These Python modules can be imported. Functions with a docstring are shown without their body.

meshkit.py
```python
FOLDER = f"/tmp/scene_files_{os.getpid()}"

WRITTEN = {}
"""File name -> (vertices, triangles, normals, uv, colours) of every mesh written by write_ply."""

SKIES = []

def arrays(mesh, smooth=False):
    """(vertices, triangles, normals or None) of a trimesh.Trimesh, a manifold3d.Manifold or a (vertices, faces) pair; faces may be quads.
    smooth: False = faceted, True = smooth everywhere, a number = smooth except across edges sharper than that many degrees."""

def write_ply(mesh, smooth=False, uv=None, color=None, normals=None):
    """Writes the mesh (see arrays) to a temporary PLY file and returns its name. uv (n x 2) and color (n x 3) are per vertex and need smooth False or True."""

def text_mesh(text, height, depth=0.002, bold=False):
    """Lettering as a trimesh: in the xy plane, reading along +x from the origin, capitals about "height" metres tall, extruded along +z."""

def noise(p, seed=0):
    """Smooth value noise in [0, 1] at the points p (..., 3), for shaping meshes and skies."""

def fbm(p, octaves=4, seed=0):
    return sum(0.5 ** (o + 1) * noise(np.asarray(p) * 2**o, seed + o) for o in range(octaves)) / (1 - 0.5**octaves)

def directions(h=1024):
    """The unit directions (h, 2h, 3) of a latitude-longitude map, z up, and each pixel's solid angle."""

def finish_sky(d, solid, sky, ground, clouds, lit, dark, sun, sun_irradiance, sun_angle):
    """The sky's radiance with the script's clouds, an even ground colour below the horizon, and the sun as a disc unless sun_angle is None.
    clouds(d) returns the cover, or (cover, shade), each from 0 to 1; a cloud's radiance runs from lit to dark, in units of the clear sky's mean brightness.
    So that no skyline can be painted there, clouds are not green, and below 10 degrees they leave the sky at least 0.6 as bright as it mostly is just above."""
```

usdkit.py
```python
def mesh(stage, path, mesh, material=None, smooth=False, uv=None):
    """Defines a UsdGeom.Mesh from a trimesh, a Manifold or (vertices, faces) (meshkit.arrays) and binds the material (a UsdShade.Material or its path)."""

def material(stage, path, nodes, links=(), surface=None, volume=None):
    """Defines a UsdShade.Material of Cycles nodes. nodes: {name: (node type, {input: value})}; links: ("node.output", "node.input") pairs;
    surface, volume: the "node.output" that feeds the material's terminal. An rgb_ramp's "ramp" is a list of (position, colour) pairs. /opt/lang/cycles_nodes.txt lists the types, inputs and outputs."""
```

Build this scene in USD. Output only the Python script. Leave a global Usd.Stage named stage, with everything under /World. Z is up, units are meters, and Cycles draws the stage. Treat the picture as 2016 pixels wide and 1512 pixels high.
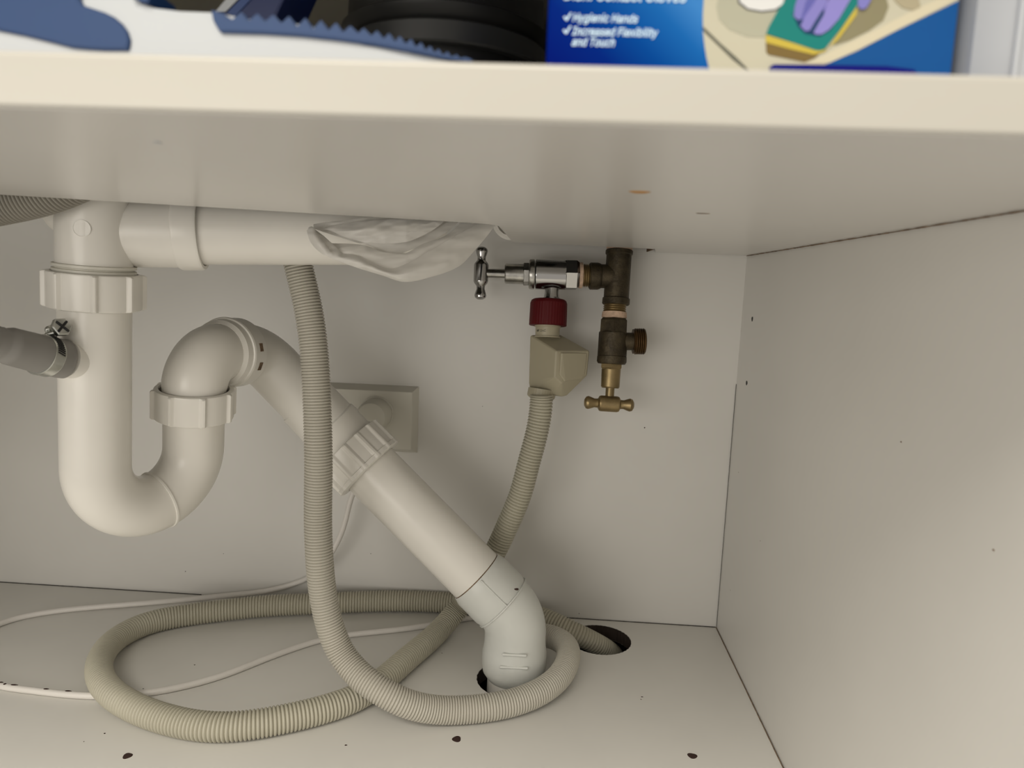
import math, random
import numpy as np, trimesh, shapely
from shapely.geometry import Polygon, Point, LineString, box as sbox
from scipy.interpolate import CubicSpline
from scipy.ndimage import gaussian_filter1d
from pxr import Usd, UsdGeom, UsdLux, Gf, Sdf, UsdShade
import usdkit, meshkit

random.seed(7); rng = np.random.default_rng(7)
stage = Usd.Stage.CreateInMemory()
UsdGeom.SetStageUpAxis(stage, 'Z'); UsdGeom.SetStageMetersPerUnit(stage, 1.0)
UsdGeom.Xform.Define(stage, '/World'); UsdGeom.Scope.Define(stage, '/World/Looks')

# ---------------------------------------------------------------- camera
EYE = np.array([-0.2183, -0.86, 0.4034])
RIGHT = np.array([0.9976, 0.0558, 0.0402]); DOWN = np.array([0.0473, -0.1308, -0.9903]); FWD = np.array([-0.05, 0.9898, -0.1331])
FPX = 1440.0                                  # focal length in pixels of the 2016 px frame
cam = UsdGeom.Camera.Define(stage, '/World/camera')
cam.CreateHorizontalApertureAttr(36.0); cam.CreateVerticalApertureAttr(27.0)
cam.CreateFocalLengthAttr(36.0 * FPX / 2016)
cam.CreateFStopAttr(9.0); cam.CreateFocusDistanceAttr(0.66)
cam.CreateClippingRangeAttr(Gf.Vec2f(0.02, 50))
M = np.eye(4); M[0, :3] = RIGHT; M[1, :3] = -DOWN; M[2, :3] = -FWD; M[3, :3] = EYE
q, _ = np.linalg.qr(M[:3, :3].T); q = q * np.sign(np.sum(q * M[:3, :3].T, 0)); M[:3, :3] = q.T
cam.AddTransformOp().Set(Gf.Matrix4d(M.tolist()))
cam.CreateExposureAttr(-0.95)

# ---------------------------------------------------------------- light: the kitchen in front of the cupboard
dome = UsdLux.DomeLight.Define(stage, '/World/room_light')
dome.CreateIntensityAttr(0.34); dome.CreateColorAttr(Gf.Vec3f(1.0, 0.935, 0.835))
win = UsdLux.RectLight.Define(stage, '/World/window_light')
win.CreateWidthAttr(1.0); win.CreateHeightAttr(0.7); win.CreateIntensityAttr(6.2); win.CreateColorAttr(Gf.Vec3f(1.0, 0.95, 0.875))
def aim(prim, pos, target):
    z = np.array(pos, float) - np.array(target, float); z /= np.linalg.norm(z)
    x = np.cross([0, 0, 1], z); x /= np.linalg.norm(x); y = np.cross(z, x)
    m = np.eye(4); m[0, :3] = x; m[1, :3] = y; m[2, :3] = z; m[3, :3] = pos
    UsdGeom.Xformable(prim).AddTransformOp().Set(Gf.Matrix4d(m.tolist()))
aim(win, (-0.95, -1.75, 0.30), (-0.35, -0.2, 0.25))
lamp = UsdLux.RectLight.Define(stage, '/World/ceiling_lamp')
lamp.CreateWidthAttr(1.6); lamp.CreateHeightAttr(1.1); lamp.CreateIntensityAttr(21.5); lamp.CreateColorAttr(Gf.Vec3f(1.0, 0.945, 0.84))
aim(lamp, (-0.7, -2.1, 2.1), (-0.3, -0.3, 0.0))

# ---------------------------------------------------------------- measures
H, YF, T = 0.4480, -0.6515, 0.0155            # shelf underside, shelf front, shelf thickness
XL, TOP = -1.05, 0.86                         # left side panel, underside of the worktop

def at(px, py, Z):                            # a point Z metres in front of the eye
    return EYE + Z * ((px - 1008) / FPX * RIGHT + (py - 756) / FPX * DOWN + FWD)
def on(px, py, ax, val):
    d = (px - 1008) / FPX * RIGHT + (py - 756) / FPX * DOWN + FWD
    return EYE + d * (val - EYE[ax]) / d[ax]
def unit(v):
    v = np.asarray(v, float); return v / np.linalg.norm(v)

# ---------------------------------------------------------------- materials
def mat(name, col, rough=0.5, metal=0.0, noise=0.0, nscale=30, col2=None, spec=0.5, bump=0.0, bscale=200, coat=0.0, sub=0.0):
    nodes = {'p': ('principled_bsdf', {'base_color': col, 'roughness': rough, 'metallic': metal, 'specular_ior_level': spec, 'coat_weight': coat})}
    links = []
    if noise > 0:
        c2 = col2 or tuple(c * (1 - noise) for c in col)
        nodes['t'] = ('texture_coordinate', {}); nodes['n'] = ('noise_texture', {'scale': nscale, 'detail': 5, 'roughness': 0.6})
        nodes['r'] = ('rgb_ramp', {'ramp': [(0.35, c2), (0.65, col)]})
        links += [('t.object', 'n.vector'), ('n.fac', 'r.fac'), ('r.color', 'p.base_color')]
    if bump > 0:
        nodes['tb'] = ('texture_coordinate', {}); nodes['nb'] = ('noise_texture', {'scale': bscale, 'detail': 3}); nodes['b'] = ('bump', {'strength': bump, 'distance': 0.002})
        links += [('tb.object', 'nb.vector'), ('nb.fac', 'b.height'), ('b.normal', 'p.normal')]
    return usdkit.material(stage, '/World/Looks/' + name, nodes, links, surface='p.BSDF')

MEL = mat('melamine', (0.70, 0.685, 0.65), 0.36, noise=0.03, nscale=6)
MELF = mat('melamine_floor', (0.73, 0.715, 0.675), 0.38, noise=0.035, nscale=9)
MELS = mat('melamine_shelf', (0.68, 0.66, 0.63), 0.24, noise=0.03, nscale=5)
EDGE = mat('edge_tape', (0.475, 0.455, 0.405), 0.35, noise=0.02, nscale=8)
RAW = mat('raw_particle_board', (0.22, 0.13, 0.06), 0.9, noise=0.5, nscale=400)
PVC = mat('white_pvc', (0.80, 0.775, 0.72), 0.28, noise=0.04, nscale=12)
PVCB = mat('blue_white_pvc', (0.66, 0.67, 0.635), 0.36, noise=0.05, nscale=25, bump=0.12, bscale=90)
PVCG = mat('outlet_plastic', (0.66, 0.64, 0.57), 0.4)
HOSE = mat('grey_hose', (0.50, 0.475, 0.41), 0.5, noise=0.06, nscale=15)
HOSE2 = mat('olive_grey_hose', (0.47, 0.445, 0.355), 0.5, noise=0.06, nscale=15)
GREYH = mat('dark_grey_hose', (0.31, 0.29, 0.25), 0.55)
RUB = mat('grey_rubber', (0.25, 0.24, 0.225), 0.5, noise=0.06, nscale=20)
CORD = mat('white_cord', (0.74, 0.71, 0.67), 0.45)
RAWD = mat('raw_board_edge', (0.030, 0.020, 0.014), 0.9)
DIRT = mat('brown_dirt', (0.035, 0.014, 0.010), 0.8)
GRIME = mat('brown_grime', (0.27, 0.18, 0.11), 0.9, noise=0.6, nscale=120)
GAP = mat('dark_gap', (0.03, 0.025, 0.02), 0.9)
CHR = mat('chrome', (0.45, 0.445, 0.44), 0.14, metal=1.0)
CHRD = mat('worn_chrome', (0.50, 0.49, 0.46), 0.26, metal=1.0, noise=0.35, nscale=90)
BRD = mat('aged_brass', (0.085, 0.066, 0.038), 0.50, metal=0.6, noise=0.55, nscale=70, bump=0.25, bscale=350)
BRM = mat('tarnished_brass', (0.13, 0.075, 0.03), 0.42, metal=0.75, noise=0.5, nscale=80)
BRC = mat('bright_brass', (0.34, 0.255, 0.13), 0.40, metal=0.85, noise=0.3, nscale=60)
TAPE = mat('thread_tape', (0.62, 0.44, 0.32), 0.8, noise=0.3, nscale=200)
RED = mat('red_plastic', (0.085, 0.002, 0.004), 0.5, spec=.25)
BOX = mat('beige_plastic', (0.37, 0.335, 0.24), 0.45)
ZINC = mat('zinc_steel', (0.62, 0.63, 0.60), 0.26, metal=1.0)
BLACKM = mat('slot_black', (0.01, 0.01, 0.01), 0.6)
BLUE = mat('blue_rubber', (0.008, 0.038, 0.125), 0.42)
WPL = mat('white_plastic', (0.45, 0.47, 0.49), 0.35)
CONT = mat('container_plastic', (0.38, 0.395, 0.42), 0.4)
NAVY = mat('navy_film', (0.01, 0.022, 0.10), 0.3)
BLK = mat('black_plastic', (0.012, 0.012, 0.011), 0.45)
BLK2 = mat('black_rim_plastic', (0.03, 0.031, 0.03), 0.40)
OLIVE = mat('sink_sound_deadening', (0.075, 0.068, 0.048), 0.8, noise=0.2, nscale=10)
DARK = mat('plinth_dark', (0.02, 0.018, 0.016), 0.9)
# thin translucent bag film
BAG = usdkit.material(stage, '/World/Looks/bag_film', {
    'd': ('diffuse_bsdf', {'color': (0.88, 0.86, 0.82)}), 't': ('translucent_bsdf', {'color': (0.86, 0.84, 0.79)}),
    'm': ('mix_closure', {'fac': 0.38}), 'x': ('transparent_bsdf', {'color': (1, 1, 1)}), 'm2': ('mix_closure', {'fac': 0.14}),
    'g': ('glossy_bsdf', {'color': (1, 1, 1), 'roughness': 0.3}), 'f': ('fresnel', {'IOR': 1.35}), 'm3': ('mix_closure', {})},
    [('d.BSDF', 'm.closure1'), ('t.BSDF', 'm.closure2'), ('m.closure', 'm2.closure1'), ('x.BSDF', 'm2.closure2'),
     ('f.fac', 'm3.fac'), ('m2.closure', 'm3.closure1'), ('g.BSDF', 'm3.closure2')], surface='m3.closure')

# ---------------------------------------------------------------- stage helpers
used = set()
def free(path):
    p, k = path, 0
    while p in used:
        k += 1; p = f'{path}_{k:03d}'
    used.add(p); return p
def setd(prim, **kw):
    for k, v in kw.items():
        if v: prim.SetCustomDataByKey(k, v)
def thing(name, label, cat, loc=(0, 0, 0), group=None):
    p = free('/World/' + name)
    x = UsdGeom.Xform.Define(stage, p); x.AddTranslateOp().Set(Gf.Vec3d(*map(float, loc)))
    setd(x.GetPrim(), label=label, category=cat, group=group)
    ORIGIN[p] = np.array(loc, float)
    return p
ORIGIN = {}
def part(parent, name, m, material, smooth=32, label=None, kind=None):
    p = free(parent + '/' + name)
    v, f = (np.asarray(m.vertices), np.asarray(m.faces)) if hasattr(m, 'vertices') else m
    root = '/'.join(p.split('/')[:3])
    v = np.asarray(v, float) - ORIGIN.get(root, np.zeros(3))
    pr = usdkit.mesh(stage, p, (v, f), material, smooth=smooth)
    setd(pr.GetPrim(), label=label, kind=kind)
    return p
def single(name, m, material, label, cat, smooth=32, group=None):
    p = part('/World', name, m, material, smooth); setd(stage.GetPrimAtPath(p), label=label, category=cat, group=group); return p
def struct(name, m, material, label=None, cat=None, smooth=False):
    p = part('/World', name, m, material, smooth, label, 'structure'); setd(stage.GetPrimAtPath(p), category=cat); return p

# ---------------------------------------------------------------- mesh helpers
def cat(*ms):
    ms = [m if hasattr(m, 'vertices') else trimesh.Trimesh(m[0], m[1], process=False) for m in ms]
    return trimesh.util.concatenate(ms)
def boxm(lo, hi, bevel=0.0):
    lo, hi = np.minimum(lo, hi).astype(float), np.maximum(lo, hi).astype(float)
    if bevel <= 0:
        b = trimesh.creation.box(hi - lo); b.apply_translation((lo + hi) / 2); return b
    pts = []
    for k in range(3):
        e = np.full(3, bevel); e[k] = 0
        for s in np.ndindex(2, 2, 2):
            pts.append([(lo[j] + e[j]) if s[j] == 0 else (hi[j] - e[j]) for j in range(3)])
    return trimesh.convex.convex_hull(np.array(pts))
def hull(points, r=0.0, sub=2):
    if r > 0:
        s = trimesh.creation.icosphere(sub, r).vertices
        points = np.vstack([np.asarray(p) + s for p in points])
    return trimesh.convex.convex_hull(np.asarray(points))
def frame(d):
    d = unit(d); a = np.array([0, 0, 1.0]) if abs(d[2]) < 0.9 else np.array([0, 1.0, 0])
    u = unit(np.cross(a, d)); return u, np.cross(d, u), d
def lathe(A, d, prof, n=56, rib=None, ref=None, ring=False):
    """prof: (s along d from A, radius[, weight of rib])"""
    u, w, d = frame(d)
    if ref is not None:
        u = np.asarray(ref, float) - np.dot(ref, d) * d; u = unit(u); w = np.cross(d, u)
    th = np.arange(n) * 2 * np.pi / n
    c = np.outer(np.cos(th), u) + np.outer(np.sin(th), w)
    V, rings = [], []
    base = 0
    for e in prof:
        s, r = e[0], e[1]
        if r <= 1e-9:
            V.append(A + s * d); rings.append((base, 1)); base += 1
        else:
            rr = np.full(n, r) + (rib * e[2] if rib is not None and len(e) > 2 else 0)
            V.extend(A + s * d + c * rr[:, None]); rings.append((base, n)); base += n
    F = []
    i = np.arange(n); j = (i + 1) % n
    if ring: rings.append(rings[0])
    for (b0, n0), (b1, n1) in zip(rings[:-1], rings[1:]):
        if n0 == n and n1 == n:
            F += [np.c_[b0 + i, b0 + j, b1 + j], np.c_[b0 + i, b1 + j, b1 + i]]
        elif n0 == 1 and n1 == n:
            F.append(np.c_[np.full(n, b0), b1 + j, b1 + i])
        elif n1 == 1 and n0 == n:
            F.append(np.c_[b0 + i, b0 + j, np.full(n, b1)])
    for (b0, n0), s, flip in ((rings[0], prof[0][0], True), (rings[-1], prof[-1][0], False)):
        if n0 == n and not ring:
            V.append(A + s * d); k = len(V) - 1
            F.append(np.c_[b0 + j, b0 + i, np.full(n, k)] if flip else np.c_[b0 + i, b0 + j, np.full(n, k)])
    return np.array(V), np.vstack(F)
def tubes(P, r, n=32, cap=True):
    P = np.asarray(P, float); m = len(P)
    t = np.gradient(P, axis=0); t /= np.linalg.norm(t, axis=1)[:, None]
    u = frame(t[0])[0]; U = []
    for k in range(m):
        u = u - np.dot(u, t[k]) * t[k]; u /= np.linalg.norm(u); U.append(u)
    U = np.array(U); W = np.cross(t, U)
    th = np.arange(n) * 2 * np.pi / n
    r = np.broadcast_to(np.asarray(r, float), (m,))
    V = (P[:, None] + (np.cos(th)[None, :, None] * U[:, None] + np.sin(th)[None, :, None] * W[:, None]) * r[:, None, None]).reshape(-1, 3)
    i = np.arange(n); j = (i + 1) % n
    k = np.arange(m - 1)[:, None] * n
    F = np.stack([k + i, k + j, k + n + j, k + i, k + n + j, k + n + i], -1).reshape(-1, 3)
    if cap:
        V = np.vstack([V, P[0], P[-1]]); a = m * n
        F = np.vstack([F, np.c_[j, i, np.full(n, a)], np.c_[(m - 1) * n + i, (m - 1) * n + j, np.full(n, a + 1)]])
    return V, F
def fillet(pts, rad, step=0.0025):
    pts = [np.asarray(p, float) for p in pts]; out = [pts[0]]
    for k in range(1, len(pts) - 1):
        a, b, c = pts[k - 1], pts[k], pts[k + 1]
        R = rad[k - 1] if isinstance(rad, (list, tuple)) else rad
        u, v = unit(a - b), unit(c - b); ang = math.acos(np.clip(np.dot(u, v), -1, 1)); turn = math.pi - ang
        tl = R * math.tan(turn / 2); cen = b + unit(u + v) * R / math.cos(turn / 2)
        n = max(4, int(turn * R / step)); x = unit(b + u * tl - cen); zax = unit(np.cross(x, unit(b + v * tl - cen)) if np.linalg.norm(np.cross(x, unit(b + v * tl - cen))) > 1e-6 else np.cross(u, v)); y = np.cross(zax, x)
        if np.dot(np.cross(u, v), zax) == 0: pass
        tot = turn
        if np.linalg.norm(cen + R * (math.cos(tot) * x + math.sin(tot) * y) - (b + v * tl)) > 1e-4: y = -y
        out += [cen + R * (math.cos(q) * x + math.sin(q) * y) for q in np.linspace(0, tot, n + 1)]
    out.append(pts[-1]); res = [out[0]]
    for p in out[1:]:
        L = np.linalg.norm(p - res[-1])
        if L < 1e-5: continue
        k = max(1, int(L / 0.006)); a = res[-1]
        res += [a + (p - a) * q / k for q in range(1, k + 1)]
    return np.array(res)
def spline(pts, step=0.002, soft=0.0):
    P = np.asarray(pts, float); s = np.r_[0, np.cumsum(np.linalg.norm(np.diff(P, axis=0), axis=1))]
    cs = CubicSpline(s, P); q = np.linspace(0, s[-1], 4000); Q = cs(q)
    l = np.r_[0, np.cumsum(np.linalg.norm(np.diff(Q, axis=0), axis=1))]
    x = np.arange(0, l[-1], step); R_ = np.c_[[np.interp(x, l, Q[:, k]) for k in range(3)]].T
    if soft: R_ = gaussian_filter1d(R_, soft / step, axis=0, mode='nearest')
    return R_
RIBW = [0.0, 0.6, 0.95, 1.0, 0.95, 0.6]
def corrugated(pts, R, depth=0.0018, pitch=0.0034, n=28, amp=None):
    P = spline(pts, pitch / 6, .007); w = np.array([RIBW[k % 6] for k in range(len(P))])
    C_ = np.asarray(pts, float); a = np.ones(len(P))
    if amp: a = np.interp(np.arange(len(P)), [int(np.argmin(np.linalg.norm(P - C_[i], axis=1))) for i, _ in amp], [v for _, v in amp])
    return tubes(P, R - depth * a * (1 - w), n)
def extr_xz(poly, y0, y1, bevel=0.0):
    """a polygon of (x, z) given real thickness between the planes y0 < y1, front edge (y0) eased by bevel"""
    def sl(p, a, b):
        m = trimesh.creation.extrude_polygon(p, b - a, engine='earcut')
        v = m.vertices; m.vertices = np.c_[v[:, 0], b - v[:, 2], v[:, 1]]; return m
    polys = getattr(poly, 'geoms', [poly]); out = []
    for p in polys:
        if bevel > 0:
            q = p.buffer(-bevel); q = list(getattr(q, 'geoms', [q]))
            n = 4
            ext = [sl(p, y0 + bevel, y1)]
            for k in range(n):
                t0, t1 = k / n, (k + 1) / n
                qq = p.buffer(-bevel * (1 - math.sqrt(max(0, 1 - (1 - t0) ** 2))))
                for g in getattr(qq, 'geoms', [qq]):
                    if not g.is_empty: ext.append(sl(g, y0 + bevel * t0, y0 + bevel * t1))
            out += ext
        else: out.append(sl(p, y0, y1))
    return trimesh.util.concatenate(out)
def extr_xy(poly, z0, z1):
    ms = []
    for p in getattr(poly, 'geoms', [poly]):
        m = trimesh.creation.extrude_polygon(p, z1 - z0, engine='earcut'); m.apply_translation([0, 0, z0]); ms.append(m)
    return trimesh.util.concatenate(ms)
def blob(c, rx, ry, axis, thick, seed, n=18, top=None):
    """a small flat irregular spot with thickness, lying on a plane whose normal is axis (0, 1, 2)"""
    r = np.random.default_rng(seed); th = np.arange(n) * 2 * np.pi / n
    k = 1 + 0.09 * np.sin(th * 2 + r.uniform(0, 6)) * r.uniform(0.3, 1) + 0.09 * np.sin(th * 3 + r.uniform(0, 6))
    a, b = [(1, 2), (0, 2), (0, 1)][axis]
    V = np.zeros((2 * n + 1, 3)); V[:n, a] = rx * k * np.cos(th); V[:n, b] = ry * k * np.sin(th)
    V[n:2 * n] = V[:n] * 0.8; V[n:2 * n, axis] = thick; V[2 * n, axis] = thick * 1.1
    i = np.arange(n); j = (i + 1) % n
    F = np.vstack([np.c_[i, j, n + j], np.c_[i, n + j, n + i], np.c_[n + i, n + j, np.full(n, 2 * n)]])
    return V + np.asarray(c, float), F

# ================================================================ SETTING: the cupboard shell
pipe_foot = None
C_el = at(1016, 1212, 0.750)                              # where the waste elbow turns straight down
foot = np.array([C_el[0], C_el[1], 0.0])
hole1 = Point(foot[0] - 0.0005, foot[1] - 0.001).buffer(0.0375, 24)
hole2 = Point(-0.1452, -0.0505).buffer(0.0365, 32)
rag = lambda g, s: Polygon([(x + 0.0003 * math.sin(17 * k + s), y + 0.0003 * math.cos(23 * k + s)) for k, (x, y) in enumerate(list(g.exterior.coords)[:-1])])
fl = sbox(XL, -0.66, 0, 0).difference(rag(hole1, 1)).difference(rag(hole2, 2))
floor = struct('floor', extr_xy(fl, -0.016, 0.0), MELF)
for hh_ in (rag(hole1, 1), rag(hole2, 2)):
    part(floor, 'hole_edge', extr_xy(hh_.buffer(.0002).difference(hh_.buffer(-.0006)), -0.0155, -0.0004), RAWD, False, 'dark raw edge of the cut hole')
bw = struct('wall_back', boxm((XL - 0.016, 0.0005, -0.13), (0.016, 0.012, TOP)), MEL)
rw = struct('wall_right', boxm((0.0005, -0.67, -0.13), (0.0165, 0.0005, TOP)), MEL)
struct('wall_left', boxm((XL - 0.0165, -0.67, -0.13), (XL - 0.0005, 0.0005, TOP)), MEL)
struct('ceiling', boxm((XL - 0.02, -0.70, TOP), (0.02, 0.02, TOP + 0.03)), MEL)
struct('trim_2', boxm((XL, -0.003, -0.13), (0, 0.0002, -0.0165)), DARK)
struct('floor_001', boxm((XL, -0.66, -0.14), (0, 0, -0.13)), DARK)
struct('trim_1', boxm((XL, -0.615, -0.13), (0, -0.60, -0.016)), DARK)

struct('trim_3', boxm((XL, -0.655, 0.615), (0, -0.640, TOP - 0.0005)), MEL)

# seams, screw holes, stains and dust that have a shape of their own
def strip(a, b, w, nrm, t=0.0006, jag=0.25, seed=3, n=60):
    a, b = np.asarray(a, float), np.asarray(b, float); d = unit(b - a); s = unit(np.cross(nrm, d)); r = np.random.default_rng(seed)
    V, F = [], []
    for k in range(n + 1):
        c = a + (b - a) * k / n; ww = w * (1 + jag * (r.random() - 0.5) * 2)
        V += [c - s * ww / 2, c + s * ww / 2, c + s * ww / 2 + np.asarray(nrm) * t, c - s * ww / 2 + np.asarray(nrm) * t]
    for k in range(n):
        for m_ in range(4):
            p, q = 4 * k + m_, 4 * k + (m_ + 1) % 4
            F += [[p, q, q + 4], [p, q + 4, p + 4]]
    F += [[0, 1, 2], [0, 2, 3], [4 * n + 2, 4 * n + 1, 4 * n], [4 * n + 3, 4 * n + 2, 4 * n]]
    return np.array(V), np.array(F)
part(floor, 'back_joint', strip(on(1085, 1218, 2, 0) * [1, 0, 0] + [0, -0.0006, 0], (-0.001, -0.0006, 0), 0.0009, (0, 0, 1), seed=4), GAP, False, 'dark open joint along the back wall')
part(floor, 'back_joint', strip(on(0, 1143, 2, 0) * [1, 0, 0] + [0, -0.0006, 0], on(398, 1170, 2, 0) * [1, 0, 0] + [0, -0.0006, 0], 0.0010, (0, 0, 1), seed=5), GAP, False)
part(floor, 'side_joint', strip((-0.0006, -0.60, 0), (-0.0006, -0.001, 0), 0.0006, (0, 0, 1), seed=6), GRIME, False)
part(rw, 'corner_joint', strip((0.0003, -0.0007, 0.001), (0.0003, -0.0007, 0.30), 0.00025, (-1, 0, 0), t=0.0005, seed=8), GAP, False)
for k, (px, py, rx, ry) in enumerate([(251, 1488, .0036, .0042), (899, 1455, .0042, .0042), (1363, 1488, .0042, .0040)]):
    part(floor, 'screw_hole', blob(on(px, py, 2, 0), rx, ry, 2, 0.0004, 20 + k), DIRT, False, 'brown rusty screw hole')
for k, (px, py, r) in enumerate([(206, 1444, .0010), (165, 1460, .0006), (282, 1356, .0008), (383, 1309, .0010), (1264, 1372, .0012), (1262, 1377, .0008), (681, 1467, .0013), (620, 1230, .0006), (870, 1286, .0007)]):
    part(floor, 'speck', blob(on(px, py, 2, 0), r * 0.95, r * 0.6, 2, 0.0002, 40 + k), DIRT, False)
for k, (px, py, r) in enumerate([(1269, 842, .0012), (755, 826, .0005), (950, 800, .0006), (730, 1090, .0008), (440, 1090, .0007), (365, 1125, .0010), (1140, 1208, .0008)]):
    part(bw, 'speck', blob(on(px, py, 1, 0.0005), r * .6, r * .7, 1, -0.0002, 60 + k), DIRT, False)
for k, (px, py) in enumerate([(1481, 628), (1470, 754)]):
    c = on(px, py, 0, 0.0005); part(rw, 'shelf_pin_hole', blob(c, 0.0032, 0.0027, 0, -0.0003, 80 + k), BLACKM, False, 'small dark shelf pin hole')
for k, (px, py, r) in enumerate([(1774, 870, .0009), (1497, 1065, .0006), (1956, 1083, .0009), (1438, 1162, .0005), (1454, 930, .0006)]):
    part(rw, 'speck', blob(on(px, py, 0, 0.0005), r * 1.0, r * .6, 0, -0.0002, 90 + k), GRIME, False)

# ---------------------------------------------------------------- the shelf board with its cut-outs
cutc = (-0.262, -0.307)
far_l = np.array([-0.5748, -0.3985]) + (np.array([-0.5748, -0.3985]) - np.array([-0.2617, -0.3066])) * 1.5
outline = Polygon([(XL, YF + .001), (-0.0003, YF + .001), (-0.0003, -0.0005), (-0.1035, -0.0005), (-0.1125, -0.067), (-0.262, -0.0895), (-0.262, -0.3066), tuple(far_l), (XL, far_l[1])])
outline = outline.buffer(-0.018, 12).buffer(0.018, 12).buffer(0.022, 12).buffer(-0.022, 12).union(sbox(-0.2, YF + .001, -0.0003, -0.1)).union(Polygon([(-0.1035, -0.0005), (-0.0003, -0.0005), (-0.0003, -0.11), (-0.1125, -0.11), (-0.1125, -0.067)])).buffer(0)
shelf = thing('shelf', 'white melamine shelf board across the top with cream front edge and cut-outs at its back', 'shelf', (0, 0, 0))
part(shelf, 'board', extr_xy(outline, H, H + T), MELS, False)
pr = [(YF + .0012, H + .0002), (YF + .0006, H + .0002), (YF, H + .0022), (YF, H + T - .0022), (YF + .0006, H + T - .0006), (YF + .0022, H + T + .0001), (YF + .0012, H + T)]
eb = Polygon([(YF + .0014, H + .0001), (YF + .0014, H + T + .0001)] + [(YF + .0016 - .0016 * math.sin(q), H + T + .0001 - .0016 + .0016 * math.cos(q)) for q in np.linspace(0, np.pi / 2, 6)] + [(YF + .0014 - .0014 * math.cos(q), H + .0001 + .0014 - .0014 * math.sin(q)) for q in np.linspace(0, np.pi / 2, 6)]).buffer(0)
me = trimesh.creation.extrude_polygon(eb, abs(XL) - 0.001, engine='earcut'); v = me.vertices
me.vertices = np.c_[XL + v[:, 2], v[:, 0], v[:, 1]]; me.fix_normals()
part(shelf, 'edge_tape', me, EDGE, 50, 'cream front edge tape')
rawq = Polygon([(-0.1122, -0.0672), (-0.1032, -0.0012), (-0.1045, -0.0012), (-0.1140, -0.0670)])
part(shelf, 'raw_edge', boxm((-0.1136, -0.0670, H - 0.0001), (-0.1128, -0.002, H + T)), RAW, False)
c = on(1259, 378, 2, H)
part(shelf, 'chip', blob(c, .0054, .0040, 2, -.0003, 5), mat('chip_wood', (0.42, 0.22, 0.07), 0.9), False, 'orange-brown chip in the underside')
part(shelf, 'chip', blob(on(1383, 420, 2, H), .0042, .0012, 2, -.00025, 6), GRIME, False)
part(shelf, 'chip', blob(on(310, 280, 2, H), .0014, .0022, 2, -.0002, 7), WPL, False)
part(shelf, 'grime_line', strip((-0.0011, -0.60, H - .0003), (-0.0011, -0.004, H - .0003), 0.0010, (0, 0, -1), t=0.0005, jag=0.95, seed=11, n=150), GRIME, False, 'brown grime in the joint with the right wall')

# ================================================================ DRAIN: tee with the level pipe
rP = 0.0252
legA, legB = at(187, 575, 0.553), at(189, 915, 0.577)
dleg = unit(legB - legA)
def rdir(n, k, h, w, phase=0.0):
    th = np.degrees(np.arange(n) * 2 * np.pi / n) - phase
    x = np.abs((th + 180 / k) % (360 / k) - 180 / k)
    return h * np.clip(1.6 - x / w, 0, 1)
def nut(A, d, L, R, r_in, r_out=None, N=8, h=0.0028, w=3.2, phase=0.0, bev=0.0016, n=288, lip=False):
    rib = rdir(n, N, h, w, phase)
    ref = EYE - A
    pf = [(0.0012, r_in), (0, r_in + .0008), (0, R - bev), (bev * .35, R - bev * .3, .75), (bev, R, 1), (L - bev, R, 1), (L - bev * .35, R - bev * .3, .75), (L, R - bev), (L, (r_out or r_in) + .0008), (L - .0012, r_out or r_in)]
    if lip: pf[5:5] = [(L - .006, R, 1), (L - .0055, R + h * .5, .5)]; pf[7:8] = [(L - bev, R + h * .5, .5)]
    return lathe(A, d, pf, n, rib, ref, True)
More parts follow.
